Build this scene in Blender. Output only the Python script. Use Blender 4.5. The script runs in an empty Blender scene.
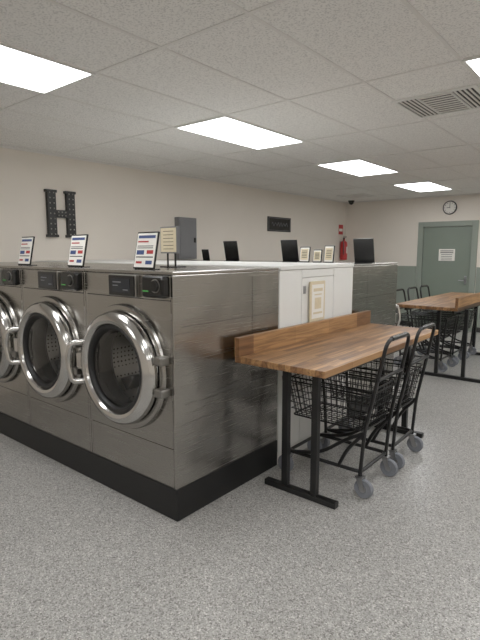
import bpy, bmesh, math, random
from mathutils import Vector, Matrix
random.seed(4)
S=bpy.context.scene
COL=S.collection
S.view_settings.view_transform='Standard'
S.view_settings.look='None'
S.view_settings.exposure=0.0
S.view_settings.gamma=1.1

# ---------------------------------------------------------------- materials
def srgb(r,g,b):
    f=lambda c:(c/255/12.92) if c/255<=0.04045 else ((c/255+0.055)/1.055)**2.4
    return (f(r),f(g),f(b),1)
def newmat(name):
    m=bpy.data.materials.new(name); m.use_nodes=True
    nt=m.node_tree; b=nt.nodes['Principled BSDF']
    return m,nt,b
def mat(name,col,rough=0.5,metal=0.0,noise=0.06,nscale=8.0,emit=None,estr=0.0,coat=0.0,bump=0.0,bscale=200):
    m,nt,b=newmat(name)
    n=nt.nodes.new('ShaderNodeTexNoise'); n.inputs['Scale'].default_value=nscale
    tc=nt.nodes.new('ShaderNodeTexCoord'); nt.links.new(tc.outputs['Object'],n.inputs['Vector'])
    r=nt.nodes.new('ShaderNodeValToRGB')
    c=Vector(col[:3])
    r.color_ramp.elements[0].color=(*(c*(1-noise)),1); r.color_ramp.elements[1].color=(*[min(1,v) for v in c*(1+noise)],1)
    r.color_ramp.elements[0].position=.3; r.color_ramp.elements[1].position=.7
    nt.links.new(n.outputs['Fac'],r.inputs[0]); nt.links.new(r.outputs[0],b.inputs['Base Color'])
    b.inputs['Roughness'].default_value=rough; b.inputs['Metallic'].default_value=metal
    b.inputs['Coat Weight'].default_value=coat
    if emit: b.inputs['Emission Color'].default_value=emit; b.inputs['Emission Strength'].default_value=estr
    if bump>0:
        n2=nt.nodes.new('ShaderNodeTexNoise'); n2.inputs['Scale'].default_value=bscale
        nt.links.new(tc.outputs['Object'],n2.inputs['Vector'])
        bp=nt.nodes.new('ShaderNodeBump'); bp.inputs['Strength'].default_value=bump; bp.inputs['Distance'].default_value=.002
        nt.links.new(n2.outputs['Fac'],bp.inputs['Height']); nt.links.new(bp.outputs[0],b.inputs['Normal'])
    return m
M={}
M['wall']=mat('wall_paint',srgb(226,218,207),.7,noise=.015,nscale=2,bump=.15,bscale=120)
M['green']=mat('sage_paint',srgb(135,143,133),.55,noise=.02,nscale=2)
M['door']=mat('door_paint',srgb(119,129,118),.45,noise=.02,nscale=3)
M['white']=mat('white_enamel',srgb(228,228,224),.35,noise=.01)
M['rail']=mat('grid_rail_white',srgb(224,221,217),.5,noise=.01)
M['black']=mat('black_steel',srgb(15,15,16),.4,noise=.1)
M['plinth']=mat('black_plinth',srgb(9,9,10),.5,noise=.15,nscale=5)
M['blackplastic']=mat('black_plastic',srgb(9,10,11),.25,noise=.05)
M['chrome']=mat('chrome',srgb(196,194,191),.17,1.0,noise=.02)
M['castmetal']=mat('cast_steel',srgb(150,148,144),.3,1.0,noise=.03)
M['zinc']=mat('zinc_steel',srgb(170,170,172),.35,1.0,noise=.05)
M['rubber']=mat('gasket_rubber',srgb(20,20,21),.55,noise=.05)
M['greyrubber']=mat('grey_caster_rubber',srgb(120,123,130),.6,noise=.06,nscale=30)
M['seam']=mat('dark_seam',srgb(30,28,26),.6)
M['screen']=mat('screen_glass',srgb(10,12,16),.08,noise=.02,emit=srgb(60,80,100),estr=.05)
M['led']=mat('green_led',srgb(60,120,60),.4,emit=srgb(90,230,90),estr=.15)
M['paper']=mat('paper',srgb(235,232,225),.7,noise=.01)
M['tan']=mat('tan_paper',srgb(214,200,168),.7,noise=.05,nscale=30)
M['ink']=mat('ink',srgb(50,50,52),.7)
M['blue']=mat('blue_ink',srgb(50,70,120),.6)
M['red']=mat('red_ink',srgb(170,40,40),.6)
M['redpaint']=mat('red_paint',srgb(180,22,20),.3)
M['greymetal']=mat('grey_enamel',srgb(112,112,114),.45,noise=.02)
M['bulb']=mat('bulb_white',srgb(150,148,140),.3,noise=.05)
M['base']=mat('cove_base',srgb(45,44,43),.5)
M['light']=mat('diffuser_panel',(1,1,1,1),.5,noise=0,emit=(.985,.992,1,1),estr=9.0)

def steel(name,col,rough,stretch,axis):
    m,nt,b=newmat(name)
    tc=nt.nodes.new('ShaderNodeTexCoord'); mp=nt.nodes.new('ShaderNodeMapping')
    mp.inputs['Scale'].default_value=stretch
    n=nt.nodes.new('ShaderNodeTexNoise'); n.inputs['Scale'].default_value=1.0; n.inputs['Detail'].default_value=5
    nt.links.new(tc.outputs['Object'],mp.inputs['Vector']); nt.links.new(mp.outputs[0],n.inputs['Vector'])
    r=nt.nodes.new('ShaderNodeValToRGB'); c=Vector(col[:3])
    r.color_ramp.elements[0].color=(*(c*.92),1); r.color_ramp.elements[1].color=(*(c*1.08),1)
    nt.links.new(n.outputs['Fac'],r.inputs[0]); nt.links.new(r.outputs[0],b.inputs['Base Color'])
    mr=nt.nodes.new('ShaderNodeMapRange'); mr.inputs['To Min'].default_value=rough-.04; mr.inputs['To Max'].default_value=rough+.06
    nt.links.new(n.outputs['Fac'],mr.inputs['Value']); nt.links.new(mr.outputs[0],b.inputs['Roughness'])
    b.inputs['Metallic'].default_value=1
    n3=nt.nodes.new('ShaderNodeTexNoise'); n3.inputs['Scale'].default_value=2.2; nt.links.new(tc.outputs['Object'],n3.inputs['Vector'])
    bp=nt.nodes.new('ShaderNodeBump'); bp.inputs['Strength'].default_value=.45; bp.inputs['Distance'].default_value=.035
    nt.links.new(n3.outputs['Fac'],bp.inputs['Height']); nt.links.new(bp.outputs[0],b.inputs['Normal'])
    return m
M['steel']=steel('brushed_stainless',srgb(160,157,152),.25,(3,3,180),2)
def drum_mat():
    m,nt,b=newmat('perforated_drum')
    tc=nt.nodes.new('ShaderNodeTexCoord')
    v=nt.nodes.new('ShaderNodeTexVoronoi'); v.inputs['Scale'].default_value=32; v.inputs['Randomness'].default_value=.1
    nt.links.new(tc.outputs['Object'],v.inputs['Vector'])
    r=nt.nodes.new('ShaderNodeValToRGB'); r.color_ramp.elements[0].position=.2; r.color_ramp.elements[1].position=.24
    r.color_ramp.elements[0].color=(.01,.01,.01,1); r.color_ramp.elements[1].color=(.62,.61,.59,1)
    nt.links.new(v.outputs['Distance'],r.inputs[0]); nt.links.new(r.outputs[0],b.inputs['Base Color'])
    b.inputs['Metallic'].default_value=.9; b.inputs['Roughness'].default_value=.28
    return m
M['drum']=drum_mat()
def glass_mat():
    m=bpy.data.materials.new('door_glass'); m.use_nodes=True; nt=m.node_tree; nt.nodes.clear()
    o=nt.nodes.new('ShaderNodeOutputMaterial'); mx=nt.nodes.new('ShaderNodeMixShader')
    t=nt.nodes.new('ShaderNodeBsdfTransparent'); t.inputs[0].default_value=(.82,.83,.84,1)
    g=nt.nodes.new('ShaderNodeBsdfGlossy'); g.inputs['Roughness'].default_value=.02
    f=nt.nodes.new('ShaderNodeFresnel'); f.inputs[0].default_value=1.5
    nt.links.new(f.outputs[0],mx.inputs[0]); nt.links.new(t.outputs[0],mx.inputs[1]); nt.links.new(g.outputs[0],mx.inputs[2])
    nt.links.new(mx.outputs[0],o.inputs[0]); return m
M['glass']=glass_mat()
def floor_mat():
    m,nt,b=newmat('speckled_epoxy_floor')
    tc=nt.nodes.new('ShaderNodeTexCoord')
    def vor(scale):
        v=nt.nodes.new('ShaderNodeTexVoronoi'); v.inputs['Scale'].default_value=scale
        nt.links.new(tc.outputs['Object'],v.inputs['Vector']); 
        s=nt.nodes.new('ShaderNodeSeparateColor'); nt.links.new(v.outputs['Color'],s.inputs[0]); return s
    s1=vor(185)
    r=nt.nodes.new('ShaderNodeValToRGB'); r.color_ramp.interpolation='CONSTANT'
    cols=[(0,(110,107,103)),(.12,(144,142,138)),(.32,(160,158,154)),(.62,(172,170,166)),(.82,(188,186,182)),(.94,(210,208,203))]
    e=r.color_ramp.elements
    e[0].color=srgb(*cols[0][1]); e[1].position=cols[1][0]; e[1].color=srgb(*cols[1][1])
    for p,c in cols[2:]:
        k=e.new(p); k.color=srgb(*c)
    nt.links.new(s1.outputs[0],r.inputs[0])
    s2=vor(100)
    r2=nt.nodes.new('ShaderNodeValToRGB'); r2.color_ramp.interpolation='CONSTANT'
    r2.color_ramp.elements[0].color=(.80,.79,.78,1); r2.color_ramp.elements[1].position=.12; r2.color_ramp.elements[1].color=(1,1,1,1)
    k=r2.color_ramp.elements.new(.9); k.color=(1.08,1.08,1.07,1)
    nt.links.new(s2.outputs[1],r2.inputs[0])
    mx=nt.nodes.new('ShaderNodeMix'); mx.data_type='RGBA'; mx.blend_type='MULTIPLY'; mx.inputs[0].default_value=1
    nt.links.new(r.outputs[0],mx.inputs[6]); nt.links.new(r2.outputs[0],mx.inputs[7])
    nt.links.new(mx.outputs[2],b.inputs['Base Color'])
    n=nt.nodes.new('ShaderNodeTexNoise'); n.inputs['Scale'].default_value=60; nt.links.new(tc.outputs['Object'],n.inputs['Vector'])
    bp=nt.nodes.new('ShaderNodeBump'); bp.inputs['Strength'].default_value=.2; bp.inputs['Distance'].default_value=.002
    nt.links.new(n.outputs['Fac'],bp.inputs['Height']); nt.links.new(bp.outputs[0],b.inputs['Normal'])
    b.inputs['Roughness'].default_value=.3
    return m
M['floor']=floor_mat()
def ceil_mat():
    m,nt,b=newmat('acoustic_tile')
    tc=nt.nodes.new('ShaderNodeTexCoord')
    n=nt.nodes.new('ShaderNodeTexNoise'); n.inputs['Scale'].default_value=95; n.inputs['Detail'].default_value=3
    nt.links.new(tc.outputs['Object'],n.inputs['Vector'])
    r=nt.nodes.new('ShaderNodeValToRGB'); r.color_ramp.elements[0].position=.36; r.color_ramp.elements[1].position=.5
    r.color_ramp.elements[0].color=srgb(208,206,203); r.color_ramp.elements[1].color=srgb(238,236,232)
    nt.links.new(n.outputs['Fac'],r.inputs[0]); nt.links.new(r.outputs[0],b.inputs['Base Color'])
    b.inputs['Roughness'].default_value=.9
    return m
M['ceil']=ceil_mat()
def wood_mat():
    m,nt,b=newmat('butcher_block_wood')
    tc=nt.nodes.new('ShaderNodeTexCoord')
    mp=nt.nodes.new('ShaderNodeMapping'); mp.inputs['Rotation'].default_value=(0,0,math.pi/2)
    nt.links.new(tc.outputs['Object'],mp.inputs['Vector'])
    br=nt.nodes.new('ShaderNodeTexBrick'); br.inputs['Scale'].default_value=1
    br.inputs['Brick Width'].default_value=.5; br.inputs['Row Height'].default_value=.042; br.inputs['Mortar Size'].default_value=.0008
    br.inputs['Color1'].default_value=srgb(180,138,93); br.inputs['Color2'].default_value=srgb(118,81,50); br.inputs['Mortar'].default_value=srgb(88,60,38)
    br.offset=.37
    nt.links.new(mp.outputs[0],br.inputs['Vector'])
    mp2=nt.nodes.new('ShaderNodeMapping'); mp2.inputs['Scale'].default_value=(45,2.5,45)
    nt.links.new(tc.outputs['Object'],mp2.inputs['Vector'])
    n=nt.nodes.new('ShaderNodeTexNoise'); n.inputs['Scale'].default_value=1; n.inputs['Detail'].default_value=6; n.inputs['Distortion'].default_value=.8
    nt.links.new(mp2.outputs[0],n.inputs['Vector'])
    r=nt.nodes.new('ShaderNodeValToRGB'); r.color_ramp.elements[0].position=.34; r.color_ramp.elements[1].position=.62
    r.color_ramp.elements[0].color=(.50,.45,.41,1); r.color_ramp.elements[1].color=(1.05,1.03,1,1)
    nt.links.new(n.outputs['Fac'],r.inputs[0])
    mx=nt.nodes.new('ShaderNodeMix'); mx.data_type='RGBA'; mx.blend_type='MULTIPLY'; mx.inputs[0].default_value=1
    nt.links.new(br.outputs['Color'],mx.inputs[6]); nt.links.new(r.outputs[0],mx.inputs[7]); nt.links.new(mx.outputs[2],b.inputs['Base Color'])
    b.inputs['Roughness'].default_value=.42
    return m
M['wood']=wood_mat()

# ---------------------------------------------------------------- helpers
def empty(name,loc=(0,0,0),rz=0):
    e=bpy.data.objects.new(name,None); e.location=loc; e.rotation_euler=(0,0,rz); e.empty_display_size=.1
    COL.objects.link(e); return e
def finish(name,bm,m,parent=None,smooth=False,bevel=0,seg=2):
    bmesh.ops.recalc_face_normals(bm,faces=bm.faces)
    me=bpy.data.meshes.new(name); bm.to_mesh(me); bm.free()
    o=bpy.data.objects.new(name,me); COL.objects.link(o)
    if m: me.materials.append(M[m] if isinstance(m,str) else m)
    if parent: o.parent=parent
    if smooth:
        for p in me.polygons: p.use_smooth=True
        es=o.modifiers.new('es','EDGE_SPLIT'); es.split_angle=math.radians(35)
    if bevel>0:
        b=o.modifiers.new('bv','BEVEL'); b.width=bevel; b.segments=seg; b.limit_method='ANGLE'
    return o
def addbox(bm,x0,x1,y0,y1,z0,z1):
    v=[bm.verts.new((x,y,z)) for x in (x0,x1) for y in (y0,y1) for z in (z0,z1)]
    for f in ((0,1,3,2),(4,6,7,5),(0,4,5,1),(2,3,7,6),(0,2,6,4),(1,5,7,3)):
        bm.faces.new([v[i] for i in f])
def boxes(name,bl,m,parent=None,bevel=0,seg=2):
    bm=bmesh.new()
    for b in bl: addbox(bm,*b)
    return finish(name,bm,m,parent,bevel=bevel,seg=seg)
def box(name,x0,x1,y0,y1,z0,z1,m,parent=None,bevel=0,seg=2):
    return boxes(name,[(x0,x1,y0,y1,z0,z1)],m,parent,bevel,seg)
def lathe(name,prof,c,m,parent=None,axis='y',n=72):
    bm=bmesh.new(); rings=[]
    for r,h in prof:
        ring=[]
        cnt=1 if r<1e-6 else n
        for i in range(cnt):
            a=2*math.pi*i/n; u,v=r*math.cos(a),r*math.sin(a)
            if axis=='y': p=(c[0]+u,c[1]+h,c[2]+v)
            elif axis=='z': p=(c[0]+u,c[1]+v,c[2]+h)
            else: p=(c[0]+h,c[1]+u,c[2]+v)
            ring.append(bm.verts.new(p))
        rings.append(ring)
    for a,b in zip(rings,rings[1:]):
        if len(a)==1 and len(b)==1: continue
        for i in range(n):
            j=(i+1)%n
            if len(a)==1: bm.faces.new((a[0],b[j],b[i]))
            elif len(b)==1: bm.faces.new((a[i],a[j],b[0]))
            else: bm.faces.new((a[i],a[j],b[j],b[i]))
    return finish(name,bm,m,parent,smooth=True)
def fillet(pts,r,closed=False,n=5):
    P=[Vector(p) for p in pts]; out=[]
    N=len(P)
    for i in range(N):
        if not closed and i in (0,N-1): out.append(P[i]); continue
        a,b,c=P[i-1],P[i],P[(i+1)%N]
        d1=(a-b); d2=(c-b); rr=min(r,d1.length*.45,d2.length*.45)
        s=b+d1.normalized()*rr; e=b+d2.normalized()*rr
        for k in range(n+1):
            t=k/n; out.append(s*(1-t)**2+b*2*t*(1-t)+e*t*t)
    return out
def tubes(name,paths,r,m,parent=None,res=3):
    """paths: list of (points, closed)"""
    cu=bpy.data.curves.new(name,'CURVE'); cu.dimensions='3D'; cu.bevel_depth=r; cu.bevel_resolution=res; cu.use_fill_caps=True
    for pts,cl in paths:
        s=cu.splines.new('POLY'); s.points.add(len(pts)-1)
        for i,p in enumerate(pts): s.points[i].co=(p[0],p[1],p[2],1)
        s.use_cyclic_u=cl
    tmp=bpy.data.objects.new('tmp',cu); COL.objects.link(tmp)
    dg=bpy.context.evaluated_depsgraph_get()
    me=bpy.data.meshes.new_from_object(tmp.evaluated_get(dg))
    bpy.data.objects.remove(tmp)
    me.name=name
    me.materials.clear(); me.materials.append(M[m])
    for p in me.polygons: p.use_smooth=True
    o=bpy.data.objects.new(name,me); COL.objects.link(o)
    if parent: o.parent=parent
    return o

# ---------------------------------------------------------------- room
XL,XR,Y0,Y1,ZC=-5.49,3.2,-3.0,10.55,2.74
box('floor',XL-.1,XR+.1,Y0-.1,Y1+.1,-.1,0,'floor')
box('ceiling',XL-.1,XR+.1,Y0-.1,Y1+.1,ZC,ZC+.1,'ceil')
box('wall_left',XL-.1,XL,Y0,Y1,0,ZC,'wall')
box('wall_right',XR,XR+.1,Y0,Y1,0,ZC,'wall')
box('wall_front',XL-.1,XR+.1,Y0-.1,Y0,0,ZC,'wall')
DX0,DX1,DZ=-3.68,-2.72,2.12
boxes('wall_back',[(XL-.1,DX0-.001,Y1,Y1+.1,0,ZC),(DX1+.001,XR+.1,Y1,Y1+.1,0,ZC),(DX0-.001,DX1+.001,Y1,Y1+.1,DZ,ZC)],'wall')
WZ=1.3
boxes('trim_1',[(XL,DX0-.12,Y1-.008,Y1,0,WZ),(DX1+.12,XR,Y1-.008,Y1,0,WZ)],'green')
box('trim_2',XL,XL+.008,5.5,Y1-.009,0,WZ,'green')
boxes('baseboard_back',[(XL+.02,DX0-.12,Y1-.02,Y1-.008,0,.1),(DX1+.12,XR,Y1-.02,Y1-.008,0,.1)],'base',bevel=.003)
box('baseboard_left',XL+.008,XL+.02,5.5,Y1-.02,0,.1,'base',bevel=.003)
# door
d=empty('door_1',(0,Y1,0))
box('leaf',DX0+.004,DX1-.004,.015,.06,.01,DZ-.004,'door',d,bevel=.003)
boxes('frame',[(DX0-.11,DX0,-.025,.06,0,DZ+.1),(DX1,DX1+.11,-.025,.06,0,DZ+.1),(DX0,DX1,-.025,.06,DZ,DZ+.1)],'green',d,bevel=.004)
box('lever_plate',DX1-.1,DX1-.06,.0,.015,.95,1.12,'zinc',d,bevel=.003)
tubes('lever',[(fillet([(DX1-.08,.01,1.03),(DX1-.08,-.05,1.03),(DX1-.2,-.05,1.03)],.02),False)],.009,'zinc',d)
sx=-3.19
box('notice',sx-.16,sx+.16,.008,.0155,1.42,1.66,'paper',d)
boxes('notice_text',[(sx-.13,sx+.13,.006,.009,1.66-.03-.036*k-.016,1.66-.03-.036*k) for k in range(2)]+[(sx-.11,sx+.11,.006,.009,1.66-.035-.036*k-.010,1.66-.035-.036*k) for k in range(2,6)],'ink',d)
# clock
c=empty('wall_clock',(-3.17,Y1,2.49))
lathe('rim',[(0,-.001),(.135,-.001),(.14,-.02),(.135,-.04),(.12,-.04),(.12,-.03)],(0,0,0),'blackplastic',c,n=40)
lathe('face',[(.121,-.028),(0,-.028)],(0,0,0),'paper',c,n=40)
bl=[]
for k in range(12):
    a=k*math.pi/6; u,v=.1*math.sin(a),.1*math.cos(a); bl.append((u-.006,u+.006,-.031,-.029,v-.008,v+.008))
bl+= [(-.004,.004,-.034,-.031,-.01,.085),(-.06,.01,-.036,-.034,-.005,.005)]
boxes('hands_marks',bl,'ink',c)

# ceiling grid
TX,TY=.625,1.26
gx0=-3.46; gy0=.725
bl=[]
x=gx0-4*TX
while x<XR:
    if x>XL+.05: bl.append((x-.011,x+.011,Y0,Y1,ZC-.004,ZC))
    x+=TX
y=gy0-4*TY
while y<Y1:
    if y>Y0+.05: bl.append((XL,XR,y-.011,y+.011,ZC-.0045,ZC))
    y+=TY
bl+=[(XL,XL+.02,Y0,Y1,ZC-.02,ZC),(XL,XR,Y1-.02,Y1,ZC-.02,ZC)]
boxes('ceiling_grid',bl,'rail')
# lights
for ix in range(3):
    for iy in range(-1,4):
        x=gx0+ix*4*TX; y=gy0+iy*2*TY
        e=empty('ceiling_light_panel',(x,y,ZC))
        w,l=TX,TY
        boxes('frame',[(0,w,0,.02,-.012,0),(0,w,l-.02,l,-.012,0),(0,.02,.02,l-.02,-.012,0),(w-.02,w,.02,l-.02,-.012,0)],'white',e)
        box('diffuser',.02,w-.02,.02,l-.02,-.009,-.005,'light',e)
# air vents
def vent(x,y,w,name='ceiling_air_vent'):
    e=empty(name,(x,y,ZC))
    boxes('frame',[(0,w,0,.03,-.014,0),(0,w,w-.03,w,-.014,0),(0,.03,.03,w-.03,-.014,0),(w-.03,w,.03,w-.03,-.014,0),(w*.3-.008,w*.3+.008,.03,w-.03,-.014,0),(w*.7-.008,w*.7+.008,.03,w-.03,-.014,0)],'white',e,bevel=.002)
    box('cavity',.03,w-.03,.03,w-.03,-.006,-.002,'seam',e)
    bl=[]
    for i in range(4):
        a=.045+i*(w*.3-.05)/4
        bl.append((a,a+.015,.03,w-.03,-.013,-.009))
        a=w*.7+.02+i*(w*.3-.05)/4
        bl.append((a,a+.015,.03,w-.03,-.013,-.009))
    for i in range(9):
        a=.045+i*(w-.08)/9
        bl.append((w*.3+.008,w*.7-.008,a,a+.028,-.013,-.009))
    boxes('louvres',bl,'rail',e)
vent(-1.605,3.76,.6)
vent(-5.0,9.15,.6)
# security camera
e=empty('security_camera',(-5.22,10.25,ZC))
lathe('mount',[(0,0),(.07,0),(.07,-.03),(.05,-.035),(0,-.035)],(0,0,0),'blackplastic',e,axis='z',n=24)
lathe('dome',[(.055,-.03),(.052,-.06),(.03,-.085),(0,-.095)],(0,0,0),'blackplastic',e,axis='z',n=24)

# ---------------------------------------------------------------- washers
CX=-2.03; CYF=1.875; WW=.863; WD=1.03; WZ0=.2; WZ1=1.49
DC=.8855; DO=-.02  # door centre z / x offset
def washer(x,y,rz):
    e=empty('front_load_washing_machine',(x,y,0),rz)
    h=WW/2-.002
    boxes('cabinet',[(-h,-h+.02,0.0,WD,WZ0,WZ1-.02),(h-.02,h,0.0,WD,WZ0,WZ1-.02),(-h,h,0.0,WD,WZ1-.02,WZ1),(-h+.02,h-.02,WD-.02,WD,WZ0,WZ1-.02)],'steel',e,bevel=.004)
    bm=bmesh.new(); n=64; R=.355; q=h-.02; zc=DC
    q2=.4375
    inn=[];out=[];inb=[]
    for i in range(n):
        a=2*math.pi*i/n; ca,sa=math.cos(a),math.sin(a); s=1/max(abs(ca),abs(sa))
        inn.append(bm.verts.new((DO+R*ca,0,zc+R*sa))); inb.append(bm.verts.new((DO+R*ca,.05,zc+R*sa)))
        out.append(bm.verts.new((q*ca*s,0,zc+q2*sa*s)))
    for i in range(n):
        j=(i+1)%n
        bm.faces.new((inn[i],inn[j],out[j],out[i])); bm.faces.new((inn[i],inn[j],inb[j],inb[i]))
    finish('front_plate',bm,'steel',e)
    box('lower_panel',-q,q,.0,.02,WZ0+.003,DC-q2-.004,'steel',e,bevel=.003)
    box('control_fascia',-q,q,-.004,.02,DC+q2+.004,WZ1-.022,'steel',e,bevel=.003)
    boxes('seams',[(-q,q,.004,.01,DC-q2-.006,DC-q2+.002),(-q,q,.004,.01,DC+q2-.002,DC+q2+.006)],'seam',e)
    C=(DO,0,DC)
    lathe('outer_flange',[(.355,.03),(.39,.0),(.396,-.016),(.390,-.03),(.368,-.036),(.345,-.028),(.33,.03)],C,'steel',e)
    lathe('gasket',[(.345,.02),(.315,-.005),(.285,.02),(.275,.1)],C,'rubber',e)
    lathe('drum',[(.275,.09),(.295,.12),(.295,.40),(.25,.45),(.1,.43),(0,.42)],C,'drum',e)
    bm=bmesh.new()
    for k in range(3):
        a=math.radians(100+120*k)
        T=Matrix.Translation(C)@Matrix.Rotation(-a,4,'Y')
        v=[T@Vector(p) for p in [(.29,.14,-.05),(.29,.14,.05),(.29,.40,.05),(.29,.40,-.05),(.2,.17,-.012),(.2,.17,.012),(.2,.38,.012),(.2,.38,-.012)]]
        vv=[bm.verts.new(p) for p in v]
        for f in ((0,1,2,3),(4,5,6,7),(0,1,5,4),(1,2,6,5),(2,3,7,6),(3,0,4,7)): bm.faces.new([vv[i] for i in f])
    finish('lifters',bm,'castmetal',e,bevel=.008)
    lathe('hub',[(.0,.35),(.045,.355),(.06,.39),(.06,.43)],C,'castmetal',e,n=32)
    lathe('door_ring',[(.325,-.03),(.350,-.04),(.357,-.062),(.350,-.088),(.330,-.108),(.305,-.116),(.285,-.108),(.272,-.086),(.262,-.06),(.262,-.03),(.325,-.03)],C,'chrome',e)
    lathe('door_inner_ring',[(.275,-.092),(.264,-.098),(.252,-.094),(.238,-.074),(.228,-.03),(.26,-.02)],C,'rubber',e)
    lathe('door_glass',[(.24,-.076),(.2,-.09),(.13,-.101),(.06,-.106),(0,-.107)],C,'glass',e)
    box('handle_bracket',-.415,-.335,-.105,-.03,DC-.055,DC+.055,'chrome',e,bevel=.012,seg=3)
    tubes('handle',[(fillet([(-.350,-.09,DC+.13),(-.382,-.155,DC+.13),(-.41,-.165,DC),(-.382,-.155,DC-.13),(-.350,-.09,DC-.13)],.05),False)],.02,'chrome',e,res=4)
    boxes('hinge',[(.325,.395,-.07,0,DC+.07,DC+.12),(.325,.395,-.07,0,DC-.12,DC-.07)],'castmetal',e,bevel=.008)
    # controls
    box('display_bezel',-.13,.14,-.03,0,1.33,1.466,'castmetal',e,bevel=.008,seg=3)
    box('display_glass',-.12,.13,-.034,-.028,1.337,1.459,'blackplastic',e,bevel=.002)
    box('display_screen',-.09,.09,-.0355,-.033,1.356,1.44,'screen',e,bevel=.001)
    boxes('display_icons',[(-.075,.005,-.0365,-.035,1.415,1.422),(-.075,-.025,-.0365,-.035,1.395,1.40),(.025,.07,-.0365,-.035,1.37,1.376)],'greymetal',e)
    box('card_reader',.215,.41,-.055,0,1.34,1.467,'blackplastic',e,bevel=.02,seg=3)
    box('card_slot',.235,.285,-.058,-.052,1.375,1.382,'led',e)
    lathe('coin_knob',[(0,-.073),(.03,-.071),(.034,-.053)],(.345,0,1.41),'blackplastic',e,n=20)
    lathe('coin_knob_ring',[(.034,-.053),(.034,-.060),(.039,-.060),(.039,-.051)],(.345,0,1.41),'castmetal',e,n=24)
    for s in (1,-1):
        xx=s*(WW/2)
        a,b_=(xx-.0025,xx-.0015) if s>0 else (xx+.0015,xx+.0025)
        boxes('side_seam',[(a,b_,.72,.722,WZ0+.05,WZ1-.05),(a,b_,.06,.98,1.17,1.172)],'seam',e)
    return e
for k in range(4): washer(CX-WW/2-k*WW,CYF,0)
YB=CYF+WD; YC=4.06; YE=YC+WD+.004
for k in range(4): washer(CX-WW/2-k*WW,YE,math.pi)
XW=CX-4*WW
e=empty('washer_plinth'); box('plinth_body',XW,CX+.004,CYF-.004,YB-.002,0,WZ0,'plinth',e,bevel=.006)
e=empty('washer_plinth'); box('plinth_body',XW,CX+.004,YC+.002,YE+.004,0,WZ0,'plinth',e,bevel=.006)
# bulkhead
b=empty('service_bulkhead')
box('core',XW,CX-.01,YB+.003,YC-.003,0,1.47,'white',b)
box('lid',XW,CX+.012,YB+.003,YC-.003,1.47,1.50,'white',b,bevel=.004)
yy=[YB+.006,YB+.30,YB+.80,YC-.006]
boxes('side_panels',[(CX-.01,CX+.003,yy[0],yy[1]-.003,.1,1.465),(CX-.01,CX+.003,yy[1]+.003,yy[2]-.003,.1,1.40),(CX-.01,CX+.003,yy[2]+.003,yy[3],.1,1.465),(CX-.01,CX+.003,yy[1]+.003,yy[2]-.003,1.406,1.465)],'white',b,bevel=.002)
box('toe_kick',CX-.01,CX-.002,yy[0],yy[3],0,.095,'white',b)
boxes('latches',[(CX+.003,CX+.012,yy[1]+.02,yy[1]+.05,1.28,1.34)],'zinc',b,bevel=.002)
n=empty('framed_notice',(CX+.0135,3.41,1.21))
box('frame',.0,.012,-.115,.115,-.16,.16,'tan',n,bevel=.003)
box('sheet',.012,.014,-.09,.09,-.135,.135,'paper',n)
boxes('print',[(.014,.0148,-.07,.07,.08,.105),(.014,.0148,-.055,.055,.05,.06),(.014,.0148,-.05,.05,-.06,.03),(.014,.0148,-.07,.07,-.1,-.085)],'tan',n)

# ---------------------------------------------------------------- counter signs
def sign(x,y,z,w=.2,h=.235,rz=0,tilt=12,style='poster',name='counter_sign'):
    e=empty(name,(x,y,z),rz)
    p=bpy.data.objects.new('panel_pivot',None); COL.objects.link(p); p.parent=e; p.rotation_euler=(-math.radians(tilt),0,0); p.location=(0,0,.006)
    box('foot',-w*.35,w*.35,-.01,.08,0,.006,'blackplastic',e,bevel=.001)
    box('backing',-w/2,w/2,0,.012,0,h,'blackplastic',p,bevel=.003)
    box('sheet',-w/2+.008,w/2-.008,-.002,0,.01,h-.01,'paper',p)
    if style=='poster':
        boxes('print_blue',[(-w*.4,w*.4,-.003,-.002,h*.82,h*.90),(-w*.4,-w*.05,-.003,-.002,h*.38,h*.5),(w*.08,w*.38,-.003,-.002,h*.12,h*.22)],'blue',p)
        boxes('print_red',[(-w*.4,w*.1,-.003,-.002,h*.71,h*.75),(w*.08,w*.38,-.003,-.002,h*.40,h*.50),(-w*.38,-w*.1,-.003,-.002,h*.14,h*.20)],'red',p)
        boxes('print_text',[(-w*.4,w*.35,-.003,-.002,h*.55+i*.012,h*.55+i*.012+.005) for i in range(2)]+[(-w*.4,w*.4,-.003,-.002,h*.30,h*.33)],'ink',p)
    else:
        box('inner_sheet',-w*.36,w*.36,-.003,-.002,h*.16,h*.84,'tan',p)
        boxes('print_text',[(-w*.25,w*.25,-.004,-.003,h*(.3+.1*i),h*(.3+.1*i)+.006) for i in range(5)],'ink',p)
    return e
sign(-2.42,1.985,WZ1); sign(-3.18,1.985,WZ1); sign(-3.93,1.985,WZ1)
e=empty('framed_menu_on_easel',(-2.66,2.42,WZ1),-.1)
box('foot',-.07,.07,-.03,.1,0,.008,'blackplastic',e,bevel=.001)
boxes('posts',[(-.05,-.04,.02,.03,.008,.2),(.04,.05,.02,.03,.008,.2)],'blackplastic',e)
box('frame',-.1,.1,.0,.02,.10,.29,'greymetal',e,bevel=.003)
box('sheet',-.09,.09,-.002,0,.11,.28,'tan',e)
boxes('print',[(-.06,.06,-.003,-.002,.13+.025*i,.134+.025*i) for i in range(6)],'ink',e)
for X in (-2.15,-3.02,-3.86): sign(X,4.55,WZ1,w=.21,h=.24,rz=math.pi)
sign(-4.15,4.4,WZ1,w=.11,h=.14,rz=math.pi,style='tan')
for X,w,h in ((-2.70,.12,.16),(-2.55,.1,.13),(-2.42,.11,.17)): sign(X,4.3,WZ1,w=w,h=h,style='tan',name='picture_frame',tilt=8)

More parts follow.
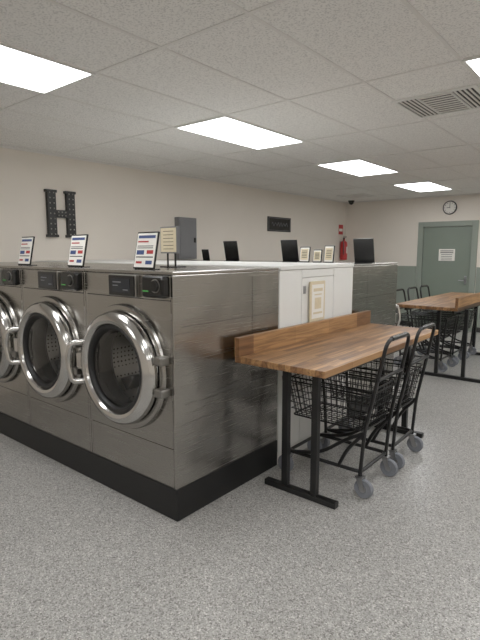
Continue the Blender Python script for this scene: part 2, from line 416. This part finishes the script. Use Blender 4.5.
# ---------------------------------------------------------------- left wall things
e=empty('marquee_letter_h',(XL,3.26,2.05))
bl=[]
t=.05
for s in (-1,1):
    c0=s*.125
    bl.append((0.0,t,c0-.052,c0+.052,-.25,.25))
    bl.append((0.0,t,c0-.07,c0+.07,.245,.275)); bl.append((0.0,t,c0-.07,c0+.07,-.275,-.245))
bl.append((0,t,-.08,.08,-.045,.045))
boxes('letter_body',bl,'black',e)
bm=bmesh.new()
pts=[]
for s in (-1,1):
    for dy in (-.025,.025):
        for i in range(9): pts.append((s*.125+dy,-.24+.06*i))
for i in range(-1,2):
    for dz in (-.02,.02): pts.append((i*.045,dz))
for py,pz in pts:
    bmesh.ops.create_uvsphere(bm,u_segments=8,v_segments=6,radius=.0085,matrix=Matrix.Translation((t,py,pz)))
finish('bulbs',bm,'bulb',e,smooth=True)
e=empty('electrical_panel',(XL,5.31,1.495))
box('cabinet',0,.09,-.19,.19,0,.62,'greymetal',e,bevel=.006)
box('panel_door',.09,.098,-.165,.165,.03,.59,'greymetal',e,bevel=.004)
box('catch',.098,.11,.12,.15,.25,.32,'blackplastic',e)
e=empty('wall_plaque',(XL,7.83,2.12))
box('board',0,.02,-.38,.38,-.135,.135,'blackplastic',e,bevel=.004)
boxes('border',[(.02,.022,-.36,.36,.11,.117),(.02,.022,-.36,.36,-.117,-.11),(.02,.022,-.36,-.35,-.11,.11),(.02,.022,.35,.36,-.11,.11)],'greymetal',e)
pp=[(.024,-.26+.52*i/40,.035*math.sin(i*.9)*(1 if i%3 else .5)) for i in range(41)]
tubes('script',[(pp,False)],.005,'greymetal',e,res=2)
e=empty('fire_extinguisher',(XL+.09,10.3,1.42))
lathe('cylinder',[(0,0),(.07,0),(.08,.01),(.08,.36),(.065,.41),(.025,.44),(.025,.47),(0,.47)],(0,0,0),'redpaint',e,axis='z',n=32)
boxes('bracket',[(-.09,-.078,-.03,.03,.05,.42)],'zinc',e)
boxes('valve_handle',[(-.015,.015,-.02,.02,.47,.51),(-.01,.01,-.02,.1,.50,.512),(-.01,.01,-.02,.11,.53,.54)],'blackplastic',e,bevel=.002)
tubes('hose',[(fillet([(.0,-.02,.49),(.03,-.09,.48),(.05,-.1,.3),(.05,-.095,.12)],.05),False)],.01,'blackplastic',e)
box('label',.0795,.082,-.03,.03,.15,.3,'paper',e)
e=empty('extinguisher_sign',(XL,10.3,2.1))
box('plate',0,.004,-.1,.1,-.1,.12,'redpaint',e)
box('plate_text',.004,.005,-.08,.08,-.03,.03,'paper',e)

# ---------------------------------------------------------------- folding tables
def table(x0,x1,y0,y1,legs_y,px,fx,splash_left=True,name='folding_table',zt=.94):
    e=empty(name)
    box('top',x0,x1,y0,y1,zt-.04,zt,'wood',e,bevel=.003)
    if splash_left: box('backsplash',x0-.002,x0+.034,y0,y1,zt,zt+.12,'wood',e,bevel=.003)
    else: box('backsplash',x1-.034,x1+.002,y0,y1,zt,zt+.12,'wood',e,bevel=.003)
    zu=zt-.04
    for Y in legs_y:
        boxes('leg_frame',[(px[0]-.022,px[0]+.022,Y-.022,Y+.022,.04,zu),(px[1]-.022,px[1]+.022,Y-.022,Y+.022,.04,zu),
              (fx[0],fx[1],Y-.025,Y+.025,.0,.04),(x0+.06,x1-.05,Y-.02,Y+.02,zu-.03,zu)],'black',e,bevel=.004)
    boxes('apron_rails',[(x0+.08,x0+.11,y0+.15,y1-.1,zu-.05,zu),(x1-.11,x1-.08,y0+.15,y1-.1,zu-.05,zu)],'black',e)
    return e
table(-1.98,-1.325,2.35,4.28,(2.62,4.16),(-1.76,-1.535),(-1.92,-1.37))
table(-2.46,-1.68,6.10,8.5,(6.42,8.2),(-1.99,-1.66),(-2.2,-1.35),splash_left=False)

# ---------------------------------------------------------------- carts
def cart(x,y,rz):
    e=empty('laundry_cart',(x,y,0),rz)
    zf=.17; L0,L1,W=-.28,.28,.205
    P=[]
    P.append((fillet([(L0,-W,zf),(L1,-W,zf),(L1,W,zf),(L0,W,zf)],.04,True),True))
    for s in (-1,1):
        P.append((fillet([(L0,s*W,zf),(L0-.02,s*W,.45),(L0-.05,s*(W+.01),.72)],.1),False))
        P.append((fillet([(L0+.02,s*W,zf),(-.02,s*W,.22),(.16,s*W,.36),(.30,s*W,.44)],.15),False))
        P.append((fillet([(.12,s*W,zf),(.18,s*W,.30),(.30,s*W,.44)],.1),False))
    P.append((fillet([(L1,-W,zf),(L1+.02,-W,.45),(.37,-W+.01,.80),(.42,-W+.02,1.06),(.42,W-.02,1.06),(.37,W-.01,.80),(L1+.02,W,.45),(L1,W,zf)],.07),False))
    P.append(([(.372,-W+.01,.80),(.372,W-.01,.80)],False))
    tubes('frame',P,.0125,'black',e)
    tubes('handle_grip',[([(.42,-.12,1.06),(.42,.12,1.06)],False)],.0155,'blackplastic',e)
    zt,zb=.725,.44
    tx0,tx1,tw=-.33,.335,.215; bx0,bx1,bw=-.27,.285,.175
    T=[(fillet([(tx0,-tw,zt),(tx1,-tw,zt),(tx1,tw,zt),(tx0,tw,zt)],.03,True),True),
       (fillet([(tx0+.003,-tw+.002,zt-.03),(tx1-.003,-tw+.002,zt-.03),(tx1-.003,tw-.002,zt-.03),(tx0+.003,tw-.002,zt-.03)],.03,True),True),
       (fillet([(bx0,-bw,zb),(bx1,-bw,zb),(bx1,bw,zb),(bx0,bw,zb)],.03,True),True)]
    tubes('basket_rim',T,.006,'black',e,res=2)
    Wr=[]
    N=14
    for i in range(1,N):
        t=i/N; a=tx0+(tx1-tx0)*t; b=bx0+(bx1-bx0)*t
        Wr.append(([(a,-tw,zt),(b,-bw,zb),(b,bw,zb),(a,tw,zt)],False))
    N=9
    for i in range(1,N):
        t=i/N; a=-tw+2*tw*t; b=-bw+2*bw*t
        Wr.append(([(tx0,a,zt),(bx0,b,zb),(bx1,b,zb),(tx1,a,zt)],False))
    for k in range(1,6):
        t=k/6; z=zt+(zb-zt)*t; X0=tx0+(bx0-tx0)*t; X1=tx1+(bx1-tx1)*t; w=tw+(bw-tw)*t
        Wr.append(([(X0,-w,z),(X1,-w,z),(X1,w,z),(X0,w,z)],True))
    tubes('basket_wire',Wr,.0034,'black',e,res=0)
    for i,(cx,cy) in enumerate(((L0,-W),(L1,-W),(L0,W),(L1,W))):
        r=.064
        ox=.028 if cx>0 else -.028
        lathe('wheel_%d'%(i+1),[(.018,-.018),(.045,-.016),(.058,-.018),(r,-.010),(r,.010),(.058,.018),(.045,.016),(.018,.018)],(cx+ox,cy,r),'greyrubber',e,n=28)
        lathe('hub_%d'%(i+1),[(0,-.021),(.022,-.021),(.022,.021),(0,.021)],(cx+ox,cy,r),'zinc',e,n=16)
        bm=bmesh.new()
        for s in (-1,1):
            ya,yb=cy+s*.024-.002,cy+s*.024+.002
            v=[(cx+ox-.014,r-.01),(cx+ox+.014,r-.01),(cx+.022,.140),(cx-.022,.140)]
            A=[bm.verts.new((p[0],ya,p[1])) for p in v]; B=[bm.verts.new((p[0],yb,p[1])) for p in v]
            bm.faces.new(A); bm.faces.new(B)
            for k in range(4): bm.faces.new((A[k],A[(k+1)%4],B[(k+1)%4],B[k]))
        addbox(bm,cx-.026,cx+.026,cy-.026,cy+.026,.136,.144)
        finish('fork_%d'%(i+1),bm,'zinc',e)
        tubes('stem_%d'%(i+1),[([(cx,cy,.142),(cx,cy,.175)],False)],.013,'black',e)
    return e
cart(-1.61,3.06,0.0)
cart(-1.62,3.61,0.02)
cart(-2.30,6.90,math.pi)
cart(-2.30,7.42,math.pi)
cart(-2.30,7.94,math.pi)

# ---------------------------------------------------------------- world + camera
w=bpy.data.worlds.new('World'); S.world=w; w.use_nodes=True
w.node_tree.nodes['Background'].inputs[0].default_value=(.5,.5,.5,1); w.node_tree.nodes['Background'].inputs[1].default_value=.3
cd=bpy.data.cameras.new('camera'); cam=bpy.data.objects.new('camera',cd); COL.objects.link(cam)
cd.sensor_width=36; cd.lens=490/640*36; cd.clip_start=.05
cam.location=(0,0,1.6); cam.rotation_euler=(math.radians(90-7.9),0,math.radians(39.5))
S.camera=cam
